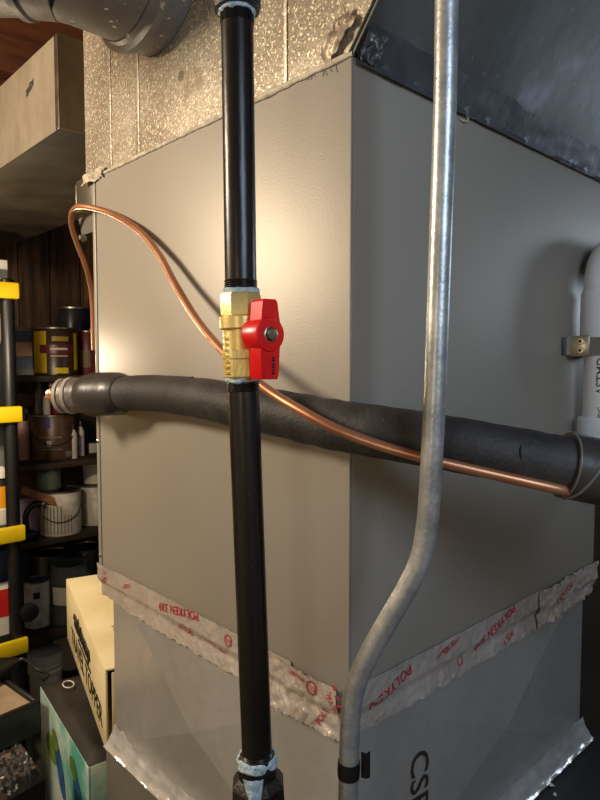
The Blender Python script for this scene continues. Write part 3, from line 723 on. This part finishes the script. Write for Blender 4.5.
def carton(name, label, px, y, z, w_, d_, h, mt, cat='box', rot=0, group=None):
    x_ = sx(px, y); o = V((x_, y, z)); ex = V((math.cos(rot), math.sin(rot), 0)); ey = V((-ex.y, ex.x, 0))
    t = thing(name, o, label, cat, group)
    obj('carton_body', MB().obox(o, ex, ey, Z, (-w_ / 2, -d_ / 2, 0), (w_ / 2, d_ / 2, h), .002), mt, t)
    return t, o, ex, ey
def face_patch(name, t, o, ex, ey, side, a0, a1, z0, z1, mt, off):
    n = {'f': -ey, 'l': -ex, 'r': ex}[side]; e = ey if side in 'lr' else ex
    p = o + n * (off + .0006)
    return obj(name, MB().add([p + e * a0 + Z * z0, p + e * a1 + Z * z0, p + e * a1 + Z * z1, p + e * a0 + Z * z1], [(0, 1, 2, 3)]), mt, t, smooth=False)
t, o, ex, ey = carton('carton', 'small carton printed blue and peach beside the yellow labelled can', 25, 2.20, SZ[1], .085, .05, .19, GREYP, rot=-.6)
face_patch('blue_print', t, o, ex, ey, 'f', -.04, .04, .135, .175, BLUEPR, .03); face_patch('peach_print', t, o, ex, ey, 'f', -.03, .04, .075, .13, PEACH, .03)
face_patch('blue_print', t, o, ex, ey, 'f', -.04, .04, .025, .07, BLUEPR, .03)
# row 2
t, c, r, h = can('paint_can', 'large brown paint can with wire handle on the middle shelf', 53, 2.06, SZ[2], .083, .176, BROWNLAB)
patch('purple_mark', t, c, r, -22, -8, .125, .165, PURPLE); patch('white_emblem', t, c, r, -18, -6, .055, .078, WHITELAB)
patch('text_band', t, c, r, -34, 20, .088, .093, TAN); patch('text_band', t, c, r, -34, 20, .042, .046, TAN); patch('white_emblem', t, c, r, 30, 52, .012, .034, GREYP)
zt = SZ[2] + .176
def bottle(name, label, px, y, z, r, h, mt, capm, cat='bottle', neck=.4, labm=None):
    x_ = sx(px, y); c = V((x_, y, z)); t = thing(name, c, label, cat)
    obj('bottle_body', MB().lathe(c, [(r * .94, 0), (r, .003), (r, h * .68), (r * .9, h * .74), (r * neck, h * .82), (r * neck, h * .86)], 24, Z), mt, t)
    obj('cap', MB().lathe(c, [(r * neck * 1.15, h * .85), (r * neck * 1.15, h * .97), (r * neck, h), (.001, h)], 20, Z), capm, t)
    if labm: patch('label', t, c, r, -60, 60, h * .12, h * .6, labm)
    return t
bottle('small_jar', 'small dark red jar standing on the lid of the brown paint can', 57, 2.05, zt, .030, .125, MAROON, WHITEP, 'jar', .85)
bottle('small_bottle', 'slim grey bottle standing on the lid of the brown paint can', 39.5, 2.08, zt, .016, .125, GREYP, GREYP)
bottle('small_bottle', 'tiny white labelled tube standing on the lid of the brown paint can', 46.5, 2.03, zt, .014, .085, WHITEP, MAROON, neck=.8)
bottle('white_bottle', 'slim white bottle with dark cap directly beside the brown paint can', 72.5, 2.0, SZ[2], .015, .135, WHITEP, BLKPLAS, neck=.5)
bottle('white_bottle', 'slim white bottle with purple label near the cabinet edge', 80, 2.05, SZ[2], .014, .14, WHITEP, BLKPLAS, neck=.5, labm=mat('pale_lilac', (190, 184, 206), rough=.5))
carton('small_box', 'small white box on the middle shelf beside the cabinet edge', 91, 2.1, SZ[2], .035, .03, .04, WHITEP)
bottle('pink_bottle', 'dusty pink bottle beside the yellow shelf post on the middle shelf', 22, 2.1, SZ[2], .025, .18, PINK, BLKPLAS, neck=.7)
bottle('dark_bottle', 'dark brown bottle next to the dusty pink bottle', 27, 2.2, SZ[2], .03, .20, DKBROWN, BLKPLAS, neck=.6)
carton('brown_carton', 'brown carton at the back of the middle shelf', 33, 2.35, SZ[2], .16, .10, .25, BROWNBX)
carton('dark_carton', 'dark carton behind the slim white bottles', 80, 2.3, SZ[2], .14, .10, .19, mat('very_dark_card', (46, 34, 28), rough=.7))
# row 3
t, c, r, h = can('paint_can', 'white paint can with grey vertical stripes and wire handle', 58, 2.0, SZ[3], .077, .172, WHITECAN, lid=BLKCAN)
for k in range(12): patch('grey_stripe', t, c, r, -76 + k * 9.5, -73 + k * 9.5, .012, .118 if k < 9 else .08, mat('stripe_grey', (128, 124, 116), rough=.5), n=2)
t, c, r, h = can('paint_can', 'plain white paint can beside the cabinet edge', 94, 2.06, SZ[3], .078, .165, WHITECAN, handle=False)
for k in range(3): patch('raised_ring', t, c, r, -80, 80, .03 + k * .04, .033 + k * .04, WHITEP, lift=.002)
x_ = sx(95, 2.06); tag(obj('plastic_tub', MB().lathe(V((x_, 2.06, SZ[3] + .165)), [(.042, 0), (.050, .002), (.054, .07), (.058, .072), (.058, .086), (.05, .09), (.001, .09)], 28, Z), WHITEP), 'small white tub stacked on the plain white paint can', 'tub')
def jar(name, label, px, y, z, r, h, cont, fill, neck=.86, lid=None):
    x_ = sx(px, y); c = V((x_, y, z)); t = thing(name, c, label, 'jar')
    obj('glass_wall', MB().lathe(c, [(r * .9, 0), (r, .006), (r, h * .78), (r * neck, h * .9), (r * neck, h), (r * neck - .004, h), (r * neck - .004, h * .9), (r - .004, h * .77), (r - .004, .008), (.001, .006)], 32, Z), GLASSM, t)
    if cont: obj('contents', MB().lathe(c, [(r * .8, .0085), (r - .006, .012), (r - .006, h * fill), (.001, h * fill)], 28, Z), cont, t)
    if lid: obj('lid', MB().lathe(c, [(r * neck + .003, h - .014), (r * neck + .003, h + .002), (.001, h + .003)], 28, Z), lid, t)
    return t, c
jar('glass_jar', 'clear glass jar of cloudy liquid on top of the striped white can', 47, 2.0, SZ[3] + .172, .043, .105, LIQUID, .7)
p0, p1 = V((sx(19, 1.97), 1.97, SZ[3] + .195)), V((sx(61, 1.95), 1.93, SZ[3] + .118))
dd = (p1 - p0).normalized(); s_ = dd.cross(V((0, -1, 0))).normalized(); n_ = dd.cross(s_)
tag(obj('stir_stick', MB().obox(p0, dd, s_, n_, (0, -.014, -.003), ((p1 - p0).length, .014, .003), .001), WOODST), 'flat paint stained wooden stirring stick leaning on the striped white can', 'stick')
t, o, ex, ey = carton('brown_carton', 'long brown carton at the back of the shelf behind the glass jar', 50, 2.38, SZ[3], .5, .12, .235, BROWNBX)
cl = thing('clamp', (sx(34, 1.98), 1.98, SZ[3]), 'black metal clamp with a bright bolt beside the striped white can', 'clamp'); o = V((sx(35, 1.985), 1.985, SZ[3]))
obj('frame', MB().tube(spline([o + V((-.04, 0, .02)), o + V((-.045, 0, .09)), o + V((-.02, 0, .125)), o + V((.012, -.01, .13))], 6), .011, 10), BLKPLAS, cl)
obj('foot', MB().box(o + V((-.06, -.03, 0)), o + V((-.01, .03, .03)), .004), BLKPLAS, cl)
obj('bolt', MB().lathe(o + V((.012, -.02, .13)), [(.010, 0), (.010, .012), (.005, .014), (.0001, .015)], 10, -Y), STEEL, cl)
obj('screw_rod', MB().tube([o + V((.006, -.02, .012)), o + V((.008, -.02, .12))], .004, 8), STEEL, cl)
tag(obj('plastic_tub', MB().lathe(V((sx(24, 2.1), 2.1, SZ[3])), [(.05, 0), (.055, .004), (.058, .13), (.06, .132), (.06, .14), (.001, .14)], 28, Z), LILAC), 'pale lilac tub behind the black clamp on the shelf', 'tub')
# row 4
can('paint_can', 'dark open can at the back of the low shelf behind the glass jar', 48, 2.22, SZ[4], .075, .235, BLKCAN, lid=BLKPLAS, handle=False)
can('paint_can', 'dark can with tin lid on the low shelf beside the cabinet edge', 83, 2.24, SZ[4], .078, .225, BLKCAN, handle=False)
jar('glass_jar', 'large wide glass jar of brown contents behind the cream box', 66, 1.97 + .06, SZ[4], .082, .235, BROWNLQ, .22)
x_ = sx(66, 2.03); patch('paper_label', bpy.data.objects['glass_jar.001'], V((x_, 2.03, SZ[4])), .082, -50, 50, .09, .16, WHITELAB)
t, c, r, h = can('paint_can', 'pale grey can with a black round spot next to the black shelf post', 32, 2.03, SZ[4], .046, .20, WHITECAN, handle=False, lid=BLUEPR)
patch('black_spot', t, c, r, -16, 14, .135, .160, BLKINK)
patch('dark_base', t, c, r, -80, 80, 0.0, .02, BLKINK)
carton('blue_carton', 'dark blue carton behind the spotted grey can', 24, 2.36, SZ[4], .10, .08, .22, mat('dark_blue_card', (38, 44, 66), rough=.6))
# bottom
for k, (px, y_, nm, lb) in enumerate(((39, 2.03, 'bucket', 'white ribbed plastic bucket on the lowest shelf beside the black shelf post'), (66, 2.20, 'bucket', 'smooth white bucket on the lowest shelf behind the cream box'))):
    c = V((sx(px, y_), y_, SZ[5])); t = thing(nm, c, lb, 'bucket'); r = .062 if k == 0 else .074; h = .17 if k == 0 else .2
    obj('shell', MB().lathe(c, [(r * .9, 0), (r * .92, .004), (r, h * .7)], 28, Z), WHITEP, t)
    if k == 0:
        for j in range(3): obj('rib', MB().lathe(c, [(r * .97, h * .55 + j * .022), (r * 1.06, h * .57 + j * .022), (r * 1.06, h * .62 + j * .022), (r * .97, h * .64 + j * .022)], 28, Z), WHITEP, t)
    obj('lid', MB().lathe(c, [(r * 1.0, h * .7), (r * 1.07, h * .9), (r * 1.07, h), (r * .98, h + .003), (.001, h + .003)], 28, Z), WHITEP, t)

# ================================================================== yellow and black shelving
ys = thing('plastic_shelving', (-.2, 1.82, 0), 'black plastic shelving unit with bright yellow shelf edges', 'shelving')
YX = .262; YF = 1.64
YZ = [1.625, 1.238, .857, .489, .12]
for z_ in YZ:
    obj('shelf_tray', MB().box((-.70, YF + .012, z_ - .018), (YX - .004, 1.90, z_ + .022), .004), BLKPLAS, ys)
    obj('yellow_edge', MB().box((-.70, YF - .008, z_ - .025), (YX, YF + .0115, z_ + .026), .006), YEL, ys)
for (x_, y_) in ((.236, YF + .03), (-.68, YF + .03), (.236, 1.88), (-.68, 1.88)):
    prev = 0
    for z_ in sorted(YZ):
        obj('post', MB().tube([V((x_, y_, prev)), V((x_, y_, z_ - .0185))], .021, 20), BLKPLAS, ys); prev = z_ + .0225
    obj('post_cap', MB().lathe(V((x_, y_, prev)), [(.021, 0), (.021, .012), (.012, .018), (.001, .019)], 20, Z), BLKPLAS, ys)
kz = on(23, 615, 1, YF).z
obj('clip_knob', MB().lathe(V((sx(22.5, YF + .02), YF + .02, kz)), [(.026, 0), (.030, .006), (.030, .016), (.02, .020), (.001, .021)], 20, -Y), BLKPLAS, ys)
yy = YF + .09
bt = thing('spray_bottle', (sx(-2, yy), yy, .879), 'bottle with orange middle and white foot on the yellow edged shelf', 'bottle'); c = V((sx(-2, yy), yy, .879)); r = .036
obj('foot_section', MB().lathe(c, [(r, 0), (r * 1.08, .006), (r * 1.08, .05), (r, .054)], 24, Z), WHITEP, bt)
obj('label_section', MB().lathe(c, [(r, .0545), (r, .125)], 24, Z), ORANGE, bt)
obj('neck', MB().lathe(c, [(r * .98, .1255), (r * .9, .145), (r * .5, .15)], 24, Z), BLKPLAS, bt)
obj('cap', MB().lathe(c, [(r * .8, .1505), (r * .7, .172), (r * .3, .185), (.001, .186)], 24, Z), WHITEP, bt)
tag(obj('grey_canister', MB().lathe(V((sx(-1, 1.83), 1.83, .879)), [(.04, 0), (.042, .004), (.042, .29), (.03, .31), (.001, .31)], 24, Z), GREYP), 'tall grey canister behind the orange labelled bottle', 'canister')
t, o, ex, ey = carton('product_box', 'red and white carton on the yellow edged shelf', -4, yy - .02, .511, .09, .07, .165, WHITELAB)
for sd, off, wv in (('f', .035, .0452), ('r', .045, .0352)): face_patch('red_panel', t, o, ex, ey, sd, -wv, wv, .075, .165, REDB, off)
face_patch('black_base', t, o, ex, ey, 'f', -.0452, .0452, 0, .016, BLKINK, .035)
carton('navy_carton', 'navy carton behind the red and white carton', -2, 1.82, .511, .1, .08, .26, mat('navy_card', (34, 40, 70), rough=.6))
carton('tan_carton', 'plain tan carton on the upper yellow edged shelf', -4, 1.80, 1.26, .07, .08, .30, TAN)
carton('dark_case', 'black case in front of the plain tan carton', -6, 1.70, 1.26, .09, .07, .20, BLKPLAS)
t, o, ex, ey = carton('white_carton', 'white printed carton on top of the black and yellow shelving', -5, yy, 1.647, .08, .06, .08, WHITELAB)
face_patch('print', t, o, ex, ey, 'f', -.03, .038, .02, .05, GREYP, .03)

# ================================================================== boxes and bins at lower left
pn, pf = dep(88, 768, 1.20), dep(42, 690, 1.485)
pz = .63; pn.z = pf.z = pz
el = (pf - pn).normalized(); ew = V((el.y, -el.x, 0)); LEN = (pf - pn).length + .02; WID = .30
o = V((pn.x, pn.y, 0))
tag(obj('cardboard_box', MB().obox(o, el, ew, Z, (-.01, .004, 0), (LEN + .02, WID + .02, .318), .003), BROWNBX), 'plain brown cardboard box under the parrot printed box', 'box')
pb = thing('printed_box', o + V((0, 0, .3185)), 'open box printed with green and blue parrots holding a black cloth bag', 'box')
hb = pz - .3185
wt = .004
ob = o + V((0, 0, .3185))
obj('long_wall', MB().obox(ob, el, ew, Z, (0, 0, 0), (LEN, wt, hb), .001), TEAL, pb)
obj('long_wall', MB().obox(ob, el, ew, Z, (0, WID - wt, 0), (LEN, WID, hb), .001), TEAL, pb)
obj('end_wall', MB().obox(ob, el, ew, Z, (0, wt, 0), (wt, WID - wt, hb), .001), TEAL, pb)
obj('end_wall', MB().obox(ob, el, ew, Z, (LEN - wt, wt, 0), (LEN, WID - wt, hb), .001), TEAL, pb)
obj('base', MB().obox(ob, el, ew, Z, (wt, wt, 0), (LEN - wt, WID - wt, .004)), TEAL, pb)
def bird(s, zc, k):      # simple parrot print: head, body, tail
    n_ = -ew * .0012
    E = lambda a, b: ob + el * (s - a) + Z * (zc + b) + n_
    def blob(nm, pts, mt, off): obj(nm, MB().add([E(a, b) - ew * off for a, b in pts], [tuple(range(len(pts)))]), mt, pb, smooth=False)
    ell = lambda cx, cz_, ra, rb, rot: [(cx + ra * math.cos(t) * math.cos(rot) - rb * math.sin(t) * math.sin(rot), cz_ + ra * math.cos(t) * math.sin(rot) + rb * math.sin(t) * math.cos(rot)) for t in [2 * math.pi * i / 14 for i in range(14)]]
    blob('bird_body_print', ell(.024, -.038, .062, .026, -1.0), BIRDB, 0)
    blob('bird_head_print', ell(-.012, .012, .026, .020, -.5), LEAFG, .0004)
    blob('bird_tail_print', [(.045, -.07), (.06, -.075), (.085, -.16), (.075, -.16)], BIRDB, .0002)
bird(.225, hb - .075, 0); bird(.085, hb - .065, 1)
obj('leaf_print', MB().add([ob + el * (.27 + .05 * math.cos(t)) + Z * (hb - .10 + .03 * math.sin(t)) - ew * .001 for t in [2 * math.pi * i / 12 for i in range(12)]], [tuple(range(12))]), LEAFG, pb, smooth=False)
bg = thing('cloth_bag', ob + el * (LEN / 2) + ew * (.1) + Z * .005, 'folded black cloth bag filling the parrot printed box', 'bag')
def bagtop(u, v):
    a = .001 + (LEN - .002) * u; b = .001 + (WID - .002) * v
    edge = min(u, 1 - u, v, 1 - v); zz = hb + .0015 + .010 * min(1, edge * 14) + .008 * nz((u * 4, v * 3, 1), 1) * min(1, edge * 9) - .006 * math.exp(-((v - .22) * 9) ** 2) * min(1, edge * 9)
    return ob + el * a + ew * b + Z * zz
obj('cloth', MB().grid(bagtop, 40, 30), BAG, bg, angle=80)
obj('filling', MB().obox(ob, el, ew, Z, (wt + .003, wt + .003, .005), (LEN - wt - .003, WID - wt - .003, hb - .035), .004), BAG, bg)
obj('white_tag', MB().tube([ob + el * (LEN * .84) + ew * (.05 + .012 * math.cos(t)) + el * (.018 * math.sin(t)) + Z * (hb + .016) for t in [2 * math.pi * k / 14 for k in range(15)]], .0016, 6), WHITEP, bg)

# cream box
cn, cf = dep(105, 673, 1.20), dep(66, 580, 1.705)
cz1 = .812; cn.z = cf.z = cz1
el2 = (cf - cn).normalized(); ew2 = V((el2.y, -el2.x, 0)); LEN2 = (cf - cn).length; W2 = .26; czb = pz + .022
ct = thing('cream_box', V((cn.x, cn.y, czb)) + el2 * LEN2 / 2 + ew2 * W2 / 2, 'cream cardboard box with dark lettering lying on the parrot printed box', 'box')
oc = V((cn.x, cn.y, czb)); hc = cz1 - czb
obj('long_wall', MB().obox(oc, el2, ew2, Z, (0, 0, 0), (LEN2, .005, hc), .002), CREAM, ct)
obj('long_wall', MB().obox(oc, el2, ew2, Z, (0, W2 - .005, 0), (LEN2, W2, hc), .002), CREAM, ct)
obj('top', MB().obox(oc, el2, ew2, Z, (0, .0, hc), (LEN2, W2, hc + .005), .002), CREAM, ct)
obj('bottom', MB().obox(oc, el2, ew2, Z, (0, .005, 0), (LEN2, W2 - .005, .004)), CREAM, ct)
obj('far_end', MB().obox(oc, el2, ew2, Z, (LEN2 - .005, .005, .004), (LEN2, W2 - .005, hc)), CREAM, ct)
obj('near_flap', MB().obox(oc, el2, ew2, Z, (-.003, .012, -.0), (.0, .030, hc - .003), .001), CREAM, ct)
obj('inner_pad', MB().obox(oc, el2, ew2, Z, (.03, .06, .005), (.2, W2 - .02, hc * .55), .004), WHITEP, ct)
fnc = lambda s0, z0_: (lambda a, b: oc + el2 * (s0 - a) + Z * (z0_ + b) - ew2 * .0008)
lettering('box_lettering', 'TRAVEL TOPPER', .060, fnc(LEN2 * .45, hc * .30), BLKINK, ct)
# scrawled script line with underline
mb = MB(); pts = []
for k in range(46):
    t_ = k / 45; a = LEN2 * (.72 - .40 * t_)
    b = hc * .70 + (.016 + .010 * (k % 7 == 0)) * math.sin(k * 1.9) * (1 - .2 * t_)
    pts.append(oc + el2 * (a + .008 * math.cos(k * 1.9)) + Z * b - ew2 * .001)
mb.tube(spline(pts, 3), .0026, 5)
mb.obox(oc - ew2 * .001, el2, ew2, Z, (LEN2 * .30, -.0005, hc * .50), (LEN2 * .62, .0005, hc * .54))
obj('script_lettering', mb, BLKINK, ct)
mb = MB()
for k in range(4):
    mb.tube(spline([oc + el2 * (.11 + k * .028 + .012 * math.sin(j * 2.1 + k)) + ew2 * (.05 + j * .012) + Z * (hc + .0054) for j in range(7)], 3), .0022, 5)
obj('faded_top_print', mb, mat('faded_brown_print', (176, 142, 116), rough=.7), ct)

# black rimmed cart
tn_ = dep(40, 700, 1.42); tz = tn_.z
ca = thing('utility_cart', (tn_.x - .2, tn_.y + .15, 0), 'black rimmed utility cart with a dusty tan tray', 'cart')
ex, ey = V((math.cos(.12), math.sin(.12), 0)), V((-math.sin(.12), math.cos(.12), 0)); oc_ = V((tn_.x, tn_.y, 0))
CW, CD = .50, .36
obj('tray_bottom', MB().obox(oc_, ex, ey, Z, (-CW + .012, .012, tz - .014), (-.012, CD - .012, tz - .008)), TAN, ca)
for (a, b) in (((-CW, 0, tz - .075), (0, .011, tz)), ((-CW, CD - .011, tz - .075), (0, CD, tz)), ((-.011, .0115, tz - .075), (0, CD - .0115, tz)), ((-CW, .0115, tz - .075), (-CW + .011, CD - .0115, tz))):
    obj('rim', MB().obox(oc_, ex, ey, Z, a, b, .003), BLKPLAS, ca)
for (a, b) in ((-.03, .012), (-CW + .012, .012), (-.03, CD - .032), (-CW + .012, CD - .032)):
    obj('leg', MB().obox(oc_, ex, ey, Z, (a, b, 0), (a + .018, b + .02, tz - .0145), .002), BLKPLAS, ca)
obj('lower_panel', MB().obox(oc_, ex, ey, Z, (-CW + .012, .034, .15), (-.012, CD - .034, tz - .10), .003), BLKPLAS, ca)
# cordless tool and cord on the tray
to = dep(-4, 704, 1.50); to.z = tz - .008
tl = thing('power_tool', to, 'small black power tool with its cord on the cart tray', 'tool')
obj('tool_body', MB().lathe(to + V((-.05, .0, .026)), [(.012, 0), (.022, .006), (.026, .03), (.026, .08), (.018, .10), (.010, .12), (.001, .121)], 18, V((.9, .3, .0))), BLKPLAS, tl)
obj('grip', MB().tube(spline([to + V((-.01, .01, .03)), to + V((.0, .03, .04)), to + V((.01, .06, .025)), to + V((.012, .085, .018))], 5), .017, 12), BLKPLAS, tl)
obj('cord', MB().tube(spline([to + V((.05, .03, .02)), to + V((.075, .03, .03)), to + V((.10, .0, .006)), to + V((.11, -.04, .005)), to + V((.09, -.06, .005))], 6), .004, 8), BLKPLAS, tl)

# paint spattered bin nearer
bn = dep(45, 764, 1.14); bz = bn.z
b_l = on(-40, 812, 2, bz); b_b = on(24, 734, 2, bz)
sb = thing('waste_bin', (bn.x - .15, bn.y + .1, 0), 'black bin with a crusty paint spattered top in front of the cart', 'bin')
ex, ey = (b_l - bn), (b_b - bn); BW, BD = ex.length, ey.length; ex.normalize(); ey.normalize(); ob_ = V((bn.x, bn.y, 0))
def outline(ins): return [(ins, ins), (BW - ins, ins), (BW - ins, BD - ins), (ins, BD - ins)]
mb = MB(); lo_, hi_ = outline(.02), outline(0)
mb.hexa([ob_ + ex * p[0] + ey * p[1] for p in lo_] + [ob_ + ex * p[0] + ey * p[1] + Z * (bz - .03) for p in hi_])
obj('bin_shell', mb, BLKPLAS, sb, smooth=False)
def crust(u, v):
    e_ = min(u, 1 - u, v, 1 - v)
    return ob_ + ex * (BW * u) + ey * (BD * v) + Z * (bz - .029 + .022 * min(1, e_ * 12) + .010 * nz((u * 14, v * 8, 3), 1) * min(1, e_ * 8) + .006 * nz((u * 34, v * 20, 9), 1) * min(1, e_ * 8))
obj('crusty_top', MB().grid(crust, 60, 36), SPECK, sb, angle=60)
obj('paint_patch', MB().obox(ob_, ex, ey, Z, (.04, -.0028, bz - .12), (.16, -.0010, bz - .045), .0006), TAN, sb)
